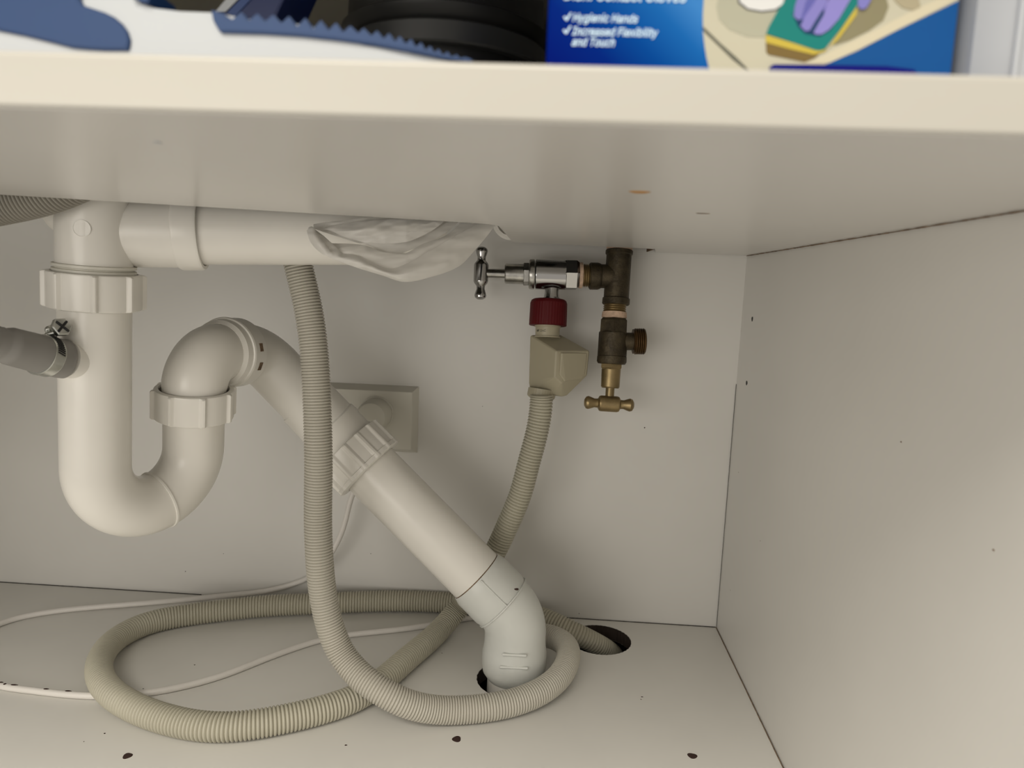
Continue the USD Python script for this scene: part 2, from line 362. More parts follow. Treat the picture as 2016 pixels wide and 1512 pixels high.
tee = thing('waste_tee', 'white plastic waste tee with level pipe running right under the shelf cut-out', 'drain pipe', legA)
tt = legA - dleg * 0.0; up = -dleg
zt = 0.529
tee_top = legA + up * ((zt - legA[2]) / up[2])
Lb = np.linalg.norm(tee_top - legA)
part(tee, 'tee_body', lathe(tee_top, dleg, [(0, .0262), (Lb - .019, .0262), (Lb - .0185, .0255), (Lb + .012, .0255)]), PVC)
hA, hB, hC, hD = at(187, 455, 0.5555), at(430, 457, 0.559), at(700, 459, 0.580), at(935, 462, 0.612)
dh = unit(hD - hA)
def along(px):                                   # distance along the level pipe axis of the picture column px
    t = np.linspace(0, .5, 2001); P = hA + t[:, None] * dh - EYE; x = 1008 + FPX * (P @ RIGHT) / (P @ FWD); return float(np.interp(px, x, t))
a1, a2, a3, a4, a5 = along(205), along(262), along(352), along(366), along(400)
part(tee, 'branch', lathe(hA, dh, [(-.006, .0235), (-.004, .0258), (-.001, .0270), (a1 + .004, .0270), (a2, .0270), (a2 + .001, .0274), (a3, .0274), (a3 + .001, .0285)]), PVC)
part(tee, 'side_boss', lathe(at(187, 402, .545), at(60, 392, .552) - at(187, 402, .545), [(0, .0255), (.022, .0250), (.027, .0235), (.036, .0130), (.050, .0120)]), PVC)
part(tee, 'socket_ring', lathe(hA, dh, [(a3, .0262), (a3, .0286), (a3 + .002, .0296), (a5 - .002, .0296), (a5, .0288), (a5, .0262), (a5 - .004, .0254)]), PVC)
part(tee, 'level_pipe', lathe(hA, dh, [(a5 - .01, rP), (along(872), rP)]), PVC)
thr = []
sN = legA + up * 0.0165
for k in range(4):
    thr += [(k * .0036, .0264), (k * .0036 + .0005, .0283), (k * .0036 + .0024, .0283), (k * .0036 + .0029, .0264)]
part(tee, 'threaded_neck', lathe(legA - dleg * 0.0210, dleg, [(0, .0255)] + thr + [(.016, .0255)]), PVCG)
# small moulded circle on the tee body
fc = legA + up * .047; fd = unit((EYE - fc) - np.dot(EYE - fc, up) * up); fd = unit(fd - 0.32 * np.cross(up, fd))
part(tee, 'mould_mark', lathe(fc + fd * .0258, fd, [(0, .0060), (.0006, .0060), (.0006, .0056), (0.0003, .0056), (0.0003, .0)], 32), PVC)

# ================================================================ TRAP: nut, inlet leg, U bend, riser, union nut
trap = thing('drain_trap', 'white plastic U-bend drain trap hanging at left with two ribbed nuts', 'drain trap', legB)
part(trap, 'coupling_nut', nut(legA - dleg * .0150, dleg, .0275, .0322, .0286, .0255, 8, .0030, 3.0, 1.0), PVC, 28, 'upper ribbed nut')
rsT = at(383, 765, 0.635); rsB = at(381, 900, 0.650); drs = unit(rsT - rsB)
zb = at(285, 998, 0.615)[2]
cA = legA + dleg * ((zb - legA[2]) / dleg[2]); cB = rsB + drs * ((zb - rsB[2]) / drs[2])
sep = np.linalg.norm(cA - cB)
path = fillet([legA + dleg * .0125, cA, cB, rsT - drs * .0055], [sep * .495, sep * .495], .002)
part(trap, 'u_bend', tubes(path, rP, 64), PVC, 60)
# the glued seam, a raised ridge round the bend
im = int(np.argmin(np.abs(np.array([np.dot(p - (cA + (cB - cA) * .62), unit(cB - cA)) for p in path])) + (path[:, 2] > zb + .03) * 10))
part(trap, 'seam_ridge', lathe(path[im], unit(path[im + 1] - path[im - 1]), [(-.0016, .0245), (-.0010, .0262), (.0004, .0264), (.0012, .0245)], 64), PVC)
part(trap, 'union_nut', nut(rsT - drs * .026, drs, .0265, .0325, .0255, .0279, 8, .0028, 3.0, 12), PVC, 28, 'lower ribbed nut')
sp0, sp1 = at(186, 716, 0.560), at(124, 706, 0.532)
sp1 = sp0 + unit(sp1 - sp0) * .047
part(trap, 'inlet_spigot', lathe(sp0, sp1 - sp0, [(0, .0140), (.0268, .0134), (.0274, .0105), (.040, .0103)], 40), PVC)

# ================================================================ OUTLET: elbow, collar, sloping pipes, floor elbow
out = thing('drain_outlet_pipe', 'white plastic drain pipe from swivel elbow sloping down right to the floor hole', 'drain pipe', foot)
Ez = at(437, 686, 0.69)[2]
E0 = rsT + drs * ((Ez - rsT[2]) / drs[2]); K0 = at(507, 691, 0.719)
ue = unit(K0 - E0)
ep = fillet([rsT - drs * .004, E0, E0 + ue * .066], [.0275], .0018)
part(out, 'elbow', tubes(ep, np.interp(np.arange(len(ep)) / len(ep), [0, .05, .12, 1], [.0258, .0263, .0267, .0267]), 64), PVC, 60)
part(out, 'swivel_collar', lathe(E0 + ue * .0305, ue, [(0, .0262), (0, .0272), (.003, .0300), (.0095, .0308), (.0098, .0322), (.0115, .0328), (.0132, .0318), (.0290, .0322), (.0305, .0312), (.0305, .024)], 72), PVC)
for k, an in enumerate((12, -20)):
    tv = unit(np.cross(ue, [0, 0, 1])); cen = E0 + ue * .0515; a = math.radians(an)
    nn = math.cos(a) * tv + math.sin(a) * np.array([0, 0, 1.0])
    if np.dot(nn, RIGHT) < 0: nn = -math.cos(a) * tv + math.sin(a) * np.array([0, 0, 1.0])
    tg = unit(np.cross(ue, nn)); b = trimesh.creation.box((.0075, .0045, .0012)); b.vertices = cen + nn * .0318 + np.outer(b.vertices[:, 0], tg) + np.outer(b.vertices[:, 1], ue) + np.outer(b.vertices[:, 2], nn)
    part(out, 'clip_slot', b, GRIME, False)
A1, A2 = at(731, 927, 0.752), at(938, 1134, 0.750)
dd = unit(A2 - A1); du = unit(A1 - K0)
nutA, nutB = at(691, 884, 0.7500), A1
dp = fillet([E0 + ue * .050, K0, nutA], [.034], .002)
part(out, 'upper_pipe', tubes(dp, .0269, 64), PVC, 60)
s0 = at(662, 852, 0.7465) - du * .045
part(out, 'socket', lathe(s0, du, [(0, .0269), (.0012, .0293), (.032, .0298), (.0335, .0312), (.041, .0319), (.044, .0310), (.058, .0312), (.060, .0328), (.066, .0330)], 64), PVC)
part(out, 'coupling_nut', nut(nutA - dd * .0045, dd, .0335, .0376, .0325, .0300, 14, .0022, 3.2, 4, lip=True), PVC, 28, 'ribbed nut on the sloping pipe')
part(out, 'lower_pipe', tubes(np.array([nutA + (A2 + dd * .01 - nutA) * q for q in np.linspace(0, 1, 12)]), .0298, 64), PVC, 60)
F1 = A2 + dd * .040
ed = np.linalg.norm(C_el - A2)
fp = fillet([A2, C_el, foot + [0, 0, .003]], [.042], .0016)
ln = np.r_[0, np.cumsum(np.linalg.norm(np.diff(fp, axis=0), axis=1))]
rr = np.interp(ln, [0, .0008, .0375, .0382, ln[-1] - .034, ln[-1] - .0325, ln[-1] - .012, ln[-1] - .005, ln[-1]], [.0308, .0326, .0330, .0314, .0314, .0332, .0333, .0318, .0276])
part(out, 'floor_elbow', tubes(fp, rr, 64), PVCB, 40, 'bluish-white elbow standing in the floor hole')
part(out, 'seam_ring', lathe(A2 + dd * .0385, dd, [(-.0014, .0316), (-.0010, .0331), (.0004, .0331), (.0010, .0312)], 64), PVCB)
rbn = unit((EYE - A2) - np.dot(EYE - A2, dd) * dd)
part(out, 'moulded_rib', hull([A2 + dd * .003 + rbn * .0322, A2 + dd * .037 + rbn * .0324], .0010), PVCB)
part(out, 'seam_ring', lathe(A2, dd, [(-.0006, .029), (-.0006, .0300), (.0006, .0300), (.0006, .029)], 64), GRIME)
lab = C_el + np.array([0, 0, -.026])
fwd2 = unit((EYE - lab) * [1, 1, 0]); sd = unit(np.cross([0, 0, 1], fwd2))
part(out, 'moulded_bar', hull([lab + fwd2 * .0322 - sd * .011, lab + fwd2 * .0322 + sd * .011], .0014), PVCB)
part(out, 'moulded_bar', hull([lab + fwd2 * .0326 - sd * .013 + [0, 0, -.013], lab + fwd2 * .0326 + sd * .013 + [0, 0, -.013]], .0014), PVCB)
part(out, 'scuff', blob(at(1017, 1160, .722), .0022, .0012, 1, -.0006, 3), DIRT, False)
part(out, 'pipe_stub', tubes(np.array([foot + [0, 0, .006], foot + [0, 0, -.11]]), .0272, 40), PVC)

# ================================================================ HOSES
RH = 0.0126
ha = [at(570, 430, .640), at(578, 480, .642), at(589, 530, .645), at(607, 608, .648), at(620, 712, .651), at(625, 817, .654), at(627, 921, .658), at(626, 1017, .664), at(629, 1104, .667), at(637, 1178, .671), at(652, 1241, .673), at(670, 1283, .673),
      on(707, 1329, 2, .0470), on(746, 1358, 2, .0380), on(792, 1382, 2, .0275), on(854, 1397, 2, .0165), on(903, 1398, 2, .0135), on(960, 1393, 2, .0135), on(1010, 1383, 2, .0140), on(1065, 1361, 2, .0160), on(1104, 1329, 2, .0190), on(1119, 1296, 2, .0220), on(1113, 1268, 2, .0235), on(1088, 1254, 2, .0230), on(1052, 1250, 2, .0175), on(1022, 1254, 2, .0135)]
hoseA = thing('drain_hose', 'light grey ribbed hose hanging before the sloping pipe and curling round its foot', 'hose', ha[16] * [1, 1, 0])
part(hoseA, 'corrugated_tube', corrugated(ha, RH, depth=.0015, pitch=.0027, amp=[(0, 1), (19, 1), (21, .3), (23, .35), (25, .6)]), HOSE, 50)

hb = [at(1066, 772, .785), at(1063, 820, .788), at(1053, 868, .791), at(1042, 908, .794), at(1023, 978, .800), at(1001, 1030, .806), at(979, 1078, .812), at(944, 1138, .820), on(905, 1195, 2, .030), on(876, 1229, 2, .0155), on(841, 1264, 2, .0128), on(805, 1294, 2, .0128), on(770, 1325, 2, .0128), on(736, 1352, 2, .0128), on(702, 1373, 2, .0128), on(658, 1390, 2, .0128), on(609, 1404, 2, .0128), on(560, 1415, 2, .0128),
      on(500, 1426, 2, .0128), on(417, 1431, 2, .0128), on(347, 1421, 2, .0128), on(278, 1399, 2, .0140), on(226, 1370, 2, .0165), on(199, 1338, 2, .0165), on(195, 1308, 2, .0150), on(210, 1276, 2, .0135), on(245, 1247, 2, .0128), on(297, 1225, 2, .0128), on(365, 1211, 2, .0128), on(451, 1200, 2, .0135), on(521, 1193, 2, .0140), on(604, 1189, 2, .0140), on(719, 1184, 2, .0140), on(805, 1183, 2, .0140), on(878, 1186, 2, .0140), on(960, 1194, 2, .0135), on(1040, 1208, 2, .0128), on(1090, 1226, 2, .0110), on(1135, 1248, 2, .0030), on(1172, 1267, 2, -.010), on(1196, 1281, 2, -.026), on(1210, 1296, 2, -.055), on(1214, 1316, 2, -.10)]
hoseB = thing('inlet_hose', 'olive-grey ribbed water inlet hose with red nut and beige safety box coiled over the floor', 'hose', np.array(hb[19]) * [1, 1, 0])
part(hoseB, 'corrugated_tube', corrugated(hb, RH, depth=.0018, pitch=.0034, amp=[(0, 1), (20, 1), (22, .35), (26, .25), (28, .9), (42, 1)]), HOSE2, 50)

# thick ribbed hose above the trap
hc = [np.array([-.98, -.28, .10]), np.array([-.92, -.32, .28]), np.array([-.80, -.37, .40]), at(-160, 427, .505), at(-80, 415, .503), at(-8, 401, .502), at(80, 382, .500), at(155, 353, .498), at(230, 313, .496), at(300, 263, .495)]
single('overflow_hose', corrugated(hc, .0151, depth=.0020, pitch=.0026, n=36), GREYH, 'dark grey ribbed hose at top left passing in front of the waste tee', 'hose', 50)

# grey rubber hose on the trap's inlet spigot, with its worm-drive clamp
ax = unit(sp1 - sp0)
rh0 = sp0 + ax * .0262
rub = thing('rubber_hose', 'smooth grey rubber hose end pushed onto the trap spigot at left edge', 'hose', rh0)
bend = [rh0, rh0 + ax * .012, at(92, 700.0, .5180), at(58, 691.5, .5060), at(10, 679, .4900), at(-50, 663, .472), at(-130, 640, .450), np.array([-.66, -.47, .42]), np.array([-.78, -.44, .36]), np.array([-.90, -.38, .22]), np.array([-.98, -.30, .06])]
rs = spline(bend, .0015); l = np.arange(len(rs)) * .0015
rprof = np.interp(l, [0, .0012, .045, .049, .0505, .052, .0535, .055, .0565, .058, 1], [.0136, .0144, .0128, .0114, .0105, .0114, .0105, .0114, .0105, .0114, .0110])
part(rub, 'tube', tubes(rs, rprof, 48), RUB, 40)
cc = rh0 + ax * .0185
clamp = thing('hose_clamp', 'zinc worm-drive hose clamp tightened round the grey rubber hose', 'hose clamp', cc)
tilt = unit(ax + 0.10 * np.array([0, 0, 1.0]))
part(clamp, 'band', lathe(cc, tilt, [(-.0045, .0137), (-.0045, .0144), (-.0038, .0147), (.0038, .0147), (.0045, .0144), (.0045, .0137)], 64), ZINC)
u_, w_, _ = frame(tilt); upv = unit(np.array([0, 0, 1.0]) - np.dot([0, 0, 1.0], tilt) * tilt); sdv = np.cross(tilt, upv)
if np.dot(sdv, EYE - cc) < 0: sdv = -sdv
for k in range(13):                                               # slots of the band
    a = math.radians(8 + k * 6.2); n_ = math.cos(a) * sdv + math.sin(a) * upv; t_ = -math.sin(a) * sdv + math.cos(a) * upv
    b = trimesh.creation.box((.0008, .0058, .0006)); tv = unit(tilt + 0.25 * t_); t2 = np.cross(n_, tv)
    b.vertices = cc + n_ * .0148 + np.outer(b.vertices[:, 0], t2) + np.outer(b.vertices[:, 1], tv) + np.outer(b.vertices[:, 2], n_)
    part(clamp, 'band_slot', b, BLACKM, False)
hc0 = cc + upv * .0212 + sdv * .003 + ax * -.004
scd = unit(RIGHT * 0.86 + np.array([0, 0, 1.0]) * 0.20 - FWD * 0.50); scd = unit(scd - 0.0 * tilt)
part(clamp, 'screw_housing', cat(hull([hc0 - scd * .0095 + q for q in (upv * .002, -upv * .004, tilt * .003, -tilt * .003)], .0028), hull([hc0 - scd * .009 - upv * .0035, cc + upv * .0148 - sdv * .002, hc0 + scd * .002 - upv * .003], .0018)), ZINC)
scr = part(clamp, 'screw', lathe(hc0 - scd * .004, scd, [(0, .0036), (.003, .0036), (.003, .0062), (.004, .0068), (.0075, .0068), (.0082, .0060), (.0084, 0)], 6), ZINC, 20)
s1, s2, _ = frame(scd)
for v_ in (s1 + s2, s1 - s2):
    v_ = unit(v_); b = hull([hc0 + scd * .0045 - v_ * .0046, hc0 + scd * .0045 + v_ * .0046], .0009, 1); part(scr, 'cross_slot', b, BLACKM, False)

# ================================================================ POWER OUTLET and cord
po = thing('wall_outlet', 'cream power outlet plate on the back wall behind the sloping pipe', 'power outlet', (-.43, 0, .24))
x1, z1, z0 = -.3738, .2785, .199; x0 = x1 - .118
pl = hull([(x0, 0.0004, z0), (x1, 0.0004, z0), (x0, 0.0004, z1), (x1, 0.0004, z1), (x0 + .0055, -.0105, z0 + .0055), (x1 - .0055, -.0105, z0 + .0055), (x0 + .0055, -.0105, z1 - .0055), (x1 - .0055, -.0105, z1 - .0055)], .0008, 1)
part(po, 'plate', pl, PVCG, 25)
pc = on(741, 814, 1, -.011)
part(po, 'socket_rim', lathe(pc, (0, -1, 0), [(-.001, .021), (.0012, .021), (.0018, .020), (.0018, .0)], 48), PVCG)
pcord = thing('power_cord', 'thin white power cord from the wall plug lying in a loop on the floor', 'power cord', on(180, 1373, 2, 0))
part(pcord, 'plug', lathe(pc + [0, -.0015, 0], (0, -1, 0), [(0, .0188), (.002, .0194), (.020, .0186), (.026, .0165), (.028, .012), (.0285, 0)], 48), PVCG, 40, 'round white plug')
rc = .0032
cd = [pc + [0.0, -.022, -.010], at(736, 862, .845), at(722, 905, .846), at(704, 948, .852), at(690, 985, .858), at(680, 1025, .865), at(664, 1068, .873), at(636, 1112, .884), on(600, 1141, 1, -.006), on(540, 1160, 1, -.009), on(470, 1170, 1, -.012)] + [on(a, b, 2, .0035) for a, b in [(390, 1178), (290, 1187), (190, 1195), (90, 1206), (20, 1221), (-40, 1248), (-70, 1285), (-55, 1322), (0, 1350), (60, 1359), (120, 1366), (190, 1370), (290, 1364), (370, 1349), (440, 1329), (510, 1302), (580, 1276), (650, 1256), (740, 1244), (850, 1230), (930, 1216), (1000, 1216), (1060, 1228), (1110, 1248)]] + [on(1140, 1262, 2, -.01), on(1155, 1280, 2, -.06)]
part(pcord, 'cord', tubes(spline(cd, .004), rc, 20), CORD, 50)
for k, (px, py, w) in enumerate([(4, 1348, 1.2), (12, 1351, .9), (30, 1353, 2.2), (93, 1361, 1.7), (136, 1365, 2.0)]):
    c_ = on(px, py, 2, .0035) + np.array([0, -.0012, .0024]); b = trimesh.creation.icosphere(2, 1.0); b.apply_scale((.0021 * w, .0014, .0012)); b.apply_translation(c_)
    part(pcord, 'dirt_spot', b, DIRT, True, 'dark brown burn spot')

# ================================================================ TAPS on the brass tee
ZT = .800
m_ = ZT / FPX / 3.78
def zp(x, y, Z=ZT): return at(880 + x / 3.78, 440 + y / 3.78, Z)
tA, tB = zp(1283, 200), zp(1256, 600)
tv = unit(tB - tA)
def yy(y): return (y - 200) * m_
bt = thing('brass_tee', 'dark tarnished brass pipe tee coming down through the shelf cut-out', 'pipe fitting', tA)
part(bt, 'tee_body', lathe(tA, tv, [(0, .0120), (0, .0140), (yy(204), .0149), (yy(228), .0149), (yy(236), .0137), (yy(552), .0137), (yy(560), .0149), (yy(598), .0150), (yy(606), .0140), (yy(606), .012)], 48), BRD)
bA = zp(1272, 395); bB = zp(1040, 391); bd = unit(bB - bA)
part(bt, 'side_branch', lathe(bA, bd, [(0, .0128), (125 * m_, .0130), (135 * m_, .0140), (150 * m_, .0147), (205 * m_, .0147), (212 * m_, .0138), (212 * m_, .011)], 48), BRD)
part(bt, 'supply_pipe', lathe(tA, -tv, [(-.004, .0122), (.06, .0122), (.30, .0122)], 32), BRM)
part(bt, 'thread_tape', lathe(tA, -tv, [(.0004, .0122), (.0004, .0139), (.0036, .0142), (.0044, .0125)], 40), TAPE, 32, 'pale thread tape')
# raised cast lettering up the body
txt = meshkit.text_mesh('D IIVRGB', .0042, .0006); tx = txt.vertices
fr = unit((EYE - tA) - np.dot(EYE - tA, tv) * tv); rt = np.cross(tv, fr); rt = rt if np.dot(rt, RIGHT) > 0 else -rt
ang = math.radians(12); nn = math.cos(ang) * fr + math.sin(ang) * rt; tt2 = -math.sin(ang) * fr + math.cos(ang) * rt
txt.vertices = (tA + tv * yy(535)) + np.outer(tx[:, 0] * .95, -tv) + np.outer(tx[:, 1] - .0045, -(-tt2) * -1) + np.outer(tx[:, 2] + .0132, nn)
part(bt, 'cast_lettering', txt, BRD, False, 'raised cast letters')

def nipple(A, d, L, r, turns=5):
    pf = [(0, r - .002)]
    for k in range(turns): pf += [((k + .1) * L / turns, r - .0012), ((k + .5) * L / turns, r), ((k + .9) * L / turns, r - .0012)]
    return lathe(A, d, pf + [(L, r - .002)], 40)
def handle(A, d, half, s=1.0):
    """tee-bar handle turned about its long axis: ball ends, waisted necks, fat hub"""
    k = s
    p = [(-half, 0), (-half + .0004, .0030 * k), (-half + .0022, .0054 * k), (-half + .0046, .0061 * k), (-half + .0072, .0055 * k), (-half + .0115, .0041 * k), (-half + .0150, .0043 * k), (-.0108, .0068 * k), (-.0088, .0074 * k)]
    return lathe(A, d, p + [(-a, b) for a, b in p[::-1]], 40)
# chrome tap, lying level
ct = thing('chrome_tap', 'chrome stop tap lying level with tee-bar handle at its left end', 'tap', zp(810, 378))
cd_ = unit(zp(980, 386) - zp(430, 374)); c0 = zp(430, 374, ZT - .001)
sx = lambda x: (x - 430) * m_
part(ct, 'nipple', nipple(c0 + cd_ * sx(1000), cd_, 75 * m_, .0128), BRC, 32, 'gold brass thread')
part(ct, 'thread_tape', lathe(c0, cd_, [(sx(982), .012), (sx(982), .0138), (sx(1006), .0140), (sx(1010), .0125)], 40), TAPE, 32, 'pale thread tape')
part(ct, 'body', lathe(c0, cd_, [(sx(654), .013), (sx(658), .0160), (sx(664), .0164), (sx(880), .0161), (sx(880), .0150)], 64), CHR)
part(ct, 'hex_end', lathe(c0, cd_, [(sx(868), .0158), (sx(884), .0172), (sx(962), .0172), (sx(980), .0150), (sx(980), .012)], 6, ref=EYE - c0 + np.array([0, 0, .12])), CHR, 20)
part(ct, 'flange', lathe(c0, cd_, [(sx(608), .013), (sx(610), .0154), (sx(618), .0162), (sx(642), .0164), (sx(650), .0160), (sx(650), .013)], 64), CHRD)
part(ct, 'bonnet', lathe(c0, cd_, [(sx(430), .004), (sx(430), .0100), (sx(438), .0108), (sx(570), .0110), (sx(570), .010)], 48), CHRD)
part(ct, 'bonnet_hex', lathe(c0, cd_, [(sx(566), .0112), (sx(572), .0124), (sx(606), .0124), (sx(612), .0116)], 6, ref=EYE - c0 + np.array([0, 0, .3])), CHRD, 20)
part(ct, 'spindle', lathe(c0, cd_, [(sx(270), .0048), (sx(432), .0052)], 32), CHRD)
hh = zp(254, 370, ZT - .001); hd = unit(zp(253, 540) - zp(265, 190))
part(ct, 'handle', handle(hh, hd, .0290, 1.08), CHR)
sa = zp(783, 450); sd_ = unit(zp(776, 600) - zp(783, 450))
part(ct, 'spout', lathe(sa, sd_, [(0, .0078), (70 * m_, .0078), (100 * m_, .0085), (118 * m_, .0112), (135 * m_, .0115)], 48), CHR)

# red nut and safety box on the inlet hose
nd = unit(zp(745, 840) - zp(758, 560))
na = zp(759, 566); ribr = rdir(240, 40, .00025, 2.2)
part(hoseB, 'red_nut', lathe(na, nd, [(0, .010), (0, .0170), (.0012, .0190), (.0035, .0199), (.0045, .0200, 1), (193 * m_, .0203, 1), (196 * m_, .0198), (196 * m_, .012)], 240, ribr), RED, 40, 'dark red plastic hose nut')
part(hoseB, 'neck', lathe(na, nd, [(190 * m_, .0145), (206 * m_, .0145), (209 * m_, .0134), (272 * m_, .0132), (276 * m_, .0142), (284 * m_, .0142)], 48), BOX)
tm = meshkit.text_mesh('MF 14C', .0024, .0002); tx = tm.vertices
nf = unit((EYE - na) - np.dot(EYE - na, nd) * nd); nr = np.cross(nd, nf); nr = nr if np.dot(nr, RIGHT) > 0 else -nr
phi = (tx[:, 0] / .0134) - 1.05
tm.vertices = na + nd * 246 * m_ + np.outer(tx[:, 1], -nd) + (np.cos(phi)[:, None] * nf + np.sin(phi)[:, None] * nr) * (.0132 + tx[:, 2])[:, None]
part(hoseB, 'printed_code', tm, BLACKM, False, 'small dark printed code')
zb_ = lambda x, y, dz: zp(x, y, ZT + dz)
bp = [zb_(640, 850, .006), zb_(612 + 18, 1185, .006), zb_(640, 1240, .006), zb_(815, 960, -.020), zb_(806, 1140, -.020), zb_(850, 1180, -.018),
      zb_(1038, 960, -.004), zb_(1022, 1122, -.004), zb_(880, 1262, -.004), zb_(850, 1268, -.006), zb_(840, 850, .012), zb_(1030, 962, .022), zb_(1015, 1130, .022), zb_(880, 1262, .024), zb_(640, 850, .024), zb_(640, 1240, .024), zb_(800, 1255, -.008)]
part(hoseB, 'safety_box', hull(bp, .0029), BOX, 38)
fq = [zb_(852, 972, -.0208), zb_(840, 1120, -.0206), zb_(872, 1165, -.019), zb_(1026, 972, -.0058), zb_(1010, 1122, -.0056), zb_(985, 1150, -.0070)]
fn = np.cross(fq[3] - fq[0], fq[1] - fq[0]); fn = unit(fn); fn = fn if np.dot(fn, EYE - fq[0]) > 0 else -fn
part(hoseB, 'box_panel', hull([p_ + fn * .0012 for p_ in fq] + [p_ - fn * .003 for p_ in fq], .0016), BOX, 38)
ca = zp(708, 1232); cdn = unit(zp(700, 1310) - zp(712, 1232))
ribc = rdir(160, 32, .0003, 3)
part(hoseB, 'cuff', lathe(ca, cdn, [(0, .0150), (45 * m_, .0150, 1), (58 * m_, .0148, 1), (66 * m_, .0140), (72 * m_, .0128)], 160, ribc), BOX)

# brass tap, hanging down
gt = thing('brass_tap', 'tarnished brass stop tap hanging down with tee-bar handle at its foot', 'tap', zp(1235, 900))
g0 = zp(1250, 600, ZT); gd = unit(zp(1208, 1330) - zp(1250, 600)); gl = 730
def gy(y): return (y - 600) * m_ * 1.0017
part(gt, 'nipple', nipple(g0 + gd * gy(598), gd, 75 * m_, .0127), BRC)
part(gt, 'thread_tape', lathe(g0, gd, [(gy(658), .012), (gy(660), .0132), (gy(698), .0137), (gy(706), .0125)], 40), TAPE, 32, 'pale thread tape')
part(gt, 'hex_end', lathe(g0, gd, [(gy(703), .012), (gy(706), .0140), (gy(724), .0162), (gy(806), .0164), (gy(824), .0154)], 6, ref=EYE - g0), BRD, 20)
part(gt, 'body', lathe(g0, gd, [(gy(800), .0140), (gy(816), .0157), (gy(986), .0158), (gy(990), .0150)], 56), BRD)
part(gt, 'flange', lathe(g0, gd, [(gy(986), .0150), (gy(990), .0160), (gy(1028), .0162), (gy(1045), .0148), (gy(1047), .012)], 56), BRD)
part(gt, 'bonnet_hex', lathe(g0, gd, [(gy(1043), .0120), (gy(1048), .0126), (gy(1074), .0126), (gy(1086), .0112)], 6, ref=EYE - g0), BRC, 20)
part(gt, 'bonnet', lathe(g0, gd, [(gy(1080), .0100), (gy(1088), .0104), (gy(1215), .0101), (gy(1225), .0090), (gy(1225), .003)], 48), BRC)
part(gt, 'spindle', lathe(g0, gd, [(gy(1220), .0048), (gy(1315), .0048)], 32), BRC)
gh = zp(1206, 1342, ZT - .002); ghd = unit(zp(1365, 1352) - zp(1045, 1332))
part(gt, 'handle', handle(gh, ghd, .0274, 1.18), BRC)
oa = zp(1240, 878); od = unit(zp(1472, 880) - zp(1240, 880)); ml = m_
part(gt, 'outlet_neck', lathe(oa, od, [(60 * ml, .0098), (150 * ml, .0096)], 40), BRD)
th_ = [(142 * ml, .0095), (144 * ml, .0136)]
for k in range(5): th_ += [((152 + k * 15) * ml, .0130), ((158 + k * 15) * ml, .0143), ((163 + k * 15) * ml, .0143)]
part(gt, 'threaded_outlet', lathe(oa, od, th_ + [(231 * ml, .0134), (233 * ml, .0125), (233 * ml, .0095), (222 * ml, .0094), (222 * ml, 0)], 56), BRM)

# ================================================================ white pipe end above the chrome tap, and the plastic bag
pe0 = at(1004, 437, .800); ped = unit(EYE - pe0 + np.array([-.10, 0, -.10]))
pend = thing('pipe_end', 'open white pipe end with thin rims seen in the shelf cut-out above the chrome tap', 'pipe', pe0)
part(pend, 'rim', lathe(pe0, ped, [(-.05, .0150), (.0, .0150), (.0015, .0165), (.003, .0165), (.0035, .0156), (.0035, .0138), (-.018, .0136)], 48), PVC)
part(pend, 'ring', lathe(pe0, ped, [(-.008, .0150), (-.008, .0200), (-.0065, .0206), (-.005, .0204), (-.005, .0150)], 48), PVC)
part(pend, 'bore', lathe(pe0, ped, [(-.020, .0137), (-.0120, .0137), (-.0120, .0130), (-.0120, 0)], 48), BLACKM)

bag = thing('plastic_bag', 'crumpled translucent white plastic bag draped over the level pipe', 'plastic bag', at(790, 500, .54))
def bz(px): return np.interp(px, [590, 640, 720, 800, 880, 985], [.533, .524, .522, .526, .538, .560])
def sheet(low, top, dl, dt, bulge=0.0, nu=90, nv=20, seed=0, wr=.0018):
    """a film hanging between two curves given in the 4.2x crop; dl, dt shift each curve in depth"""
    def cv(pts, n):
        P = np.array(pts, float); s = np.r_[0, np.cumsum(np.linalg.norm(np.diff(P, axis=0), axis=1))]; q = np.linspace(0, s[-1], n)
        from scipy.interpolate import PchipInterpolator
        return np.c_[PchipInterpolator(s, P[:, 0])(q), PchipInterpolator(s, P[:, 1])(q)]
    a, b = cv(low, nu), cv(top, nu); V = []
    for j in range(nv):
        t = j / (nv - 1)
        for i in range(nu):
            x, y = a[i] * (1 - t) + b[i] * t; px, py = 560 + x / 4.2, 420 + y / 4.2
            n = 1.5 * abs(meshkit.fbm(np.array([px * .014 + py * .012 + seed, py * .045, seed * 1.7]), 3, seed) - .5) - .2
            Z = bz(px) + dl * (1 - t) + dt * t - bulge * math.sin(math.pi * t) * math.sin(math.pi * i / (nu - 1)) + wr * 3 * n
            V.append(at(px, py, Z))
    V = np.array(V); q = np.arange(nu - 1); F = []
    for j in range(nv - 1):
        k = j * nu + q; F += [np.c_[k, k + 1, k + nu + 1], np.c_[k, k + nu + 1, k + nu]]
    F = np.vstack(F); m = trimesh.Trimesh(V, F, process=False); N = m.vertex_normals; n0 = len(V)
    E_ = m.edges_sorted; u, c = np.unique(E_, axis=0, return_counts=True); bd_ = set(map(tuple, u[c == 1]))
    side = [[e[0], e[1], e[1] + n0] for e in m.edges if tuple(sorted(e)) in bd_] + [[e[0], e[1] + n0, e[0] + n0] for e in m.edges if tuple(sorted(e)) in bd_]
    return np.vstack([V, V - N * .0002]), np.vstack([F, F[:, ::-1] + n0, np.array(side)[:, ::-1]])
lo1 = [(186, 140), (205, 215), (255, 290), (345, 352), (570, 440), (800, 512), (1000, 568), (1230, 522), (1440, 440), (1580, 300), (1690, 170), (1770, 60)]
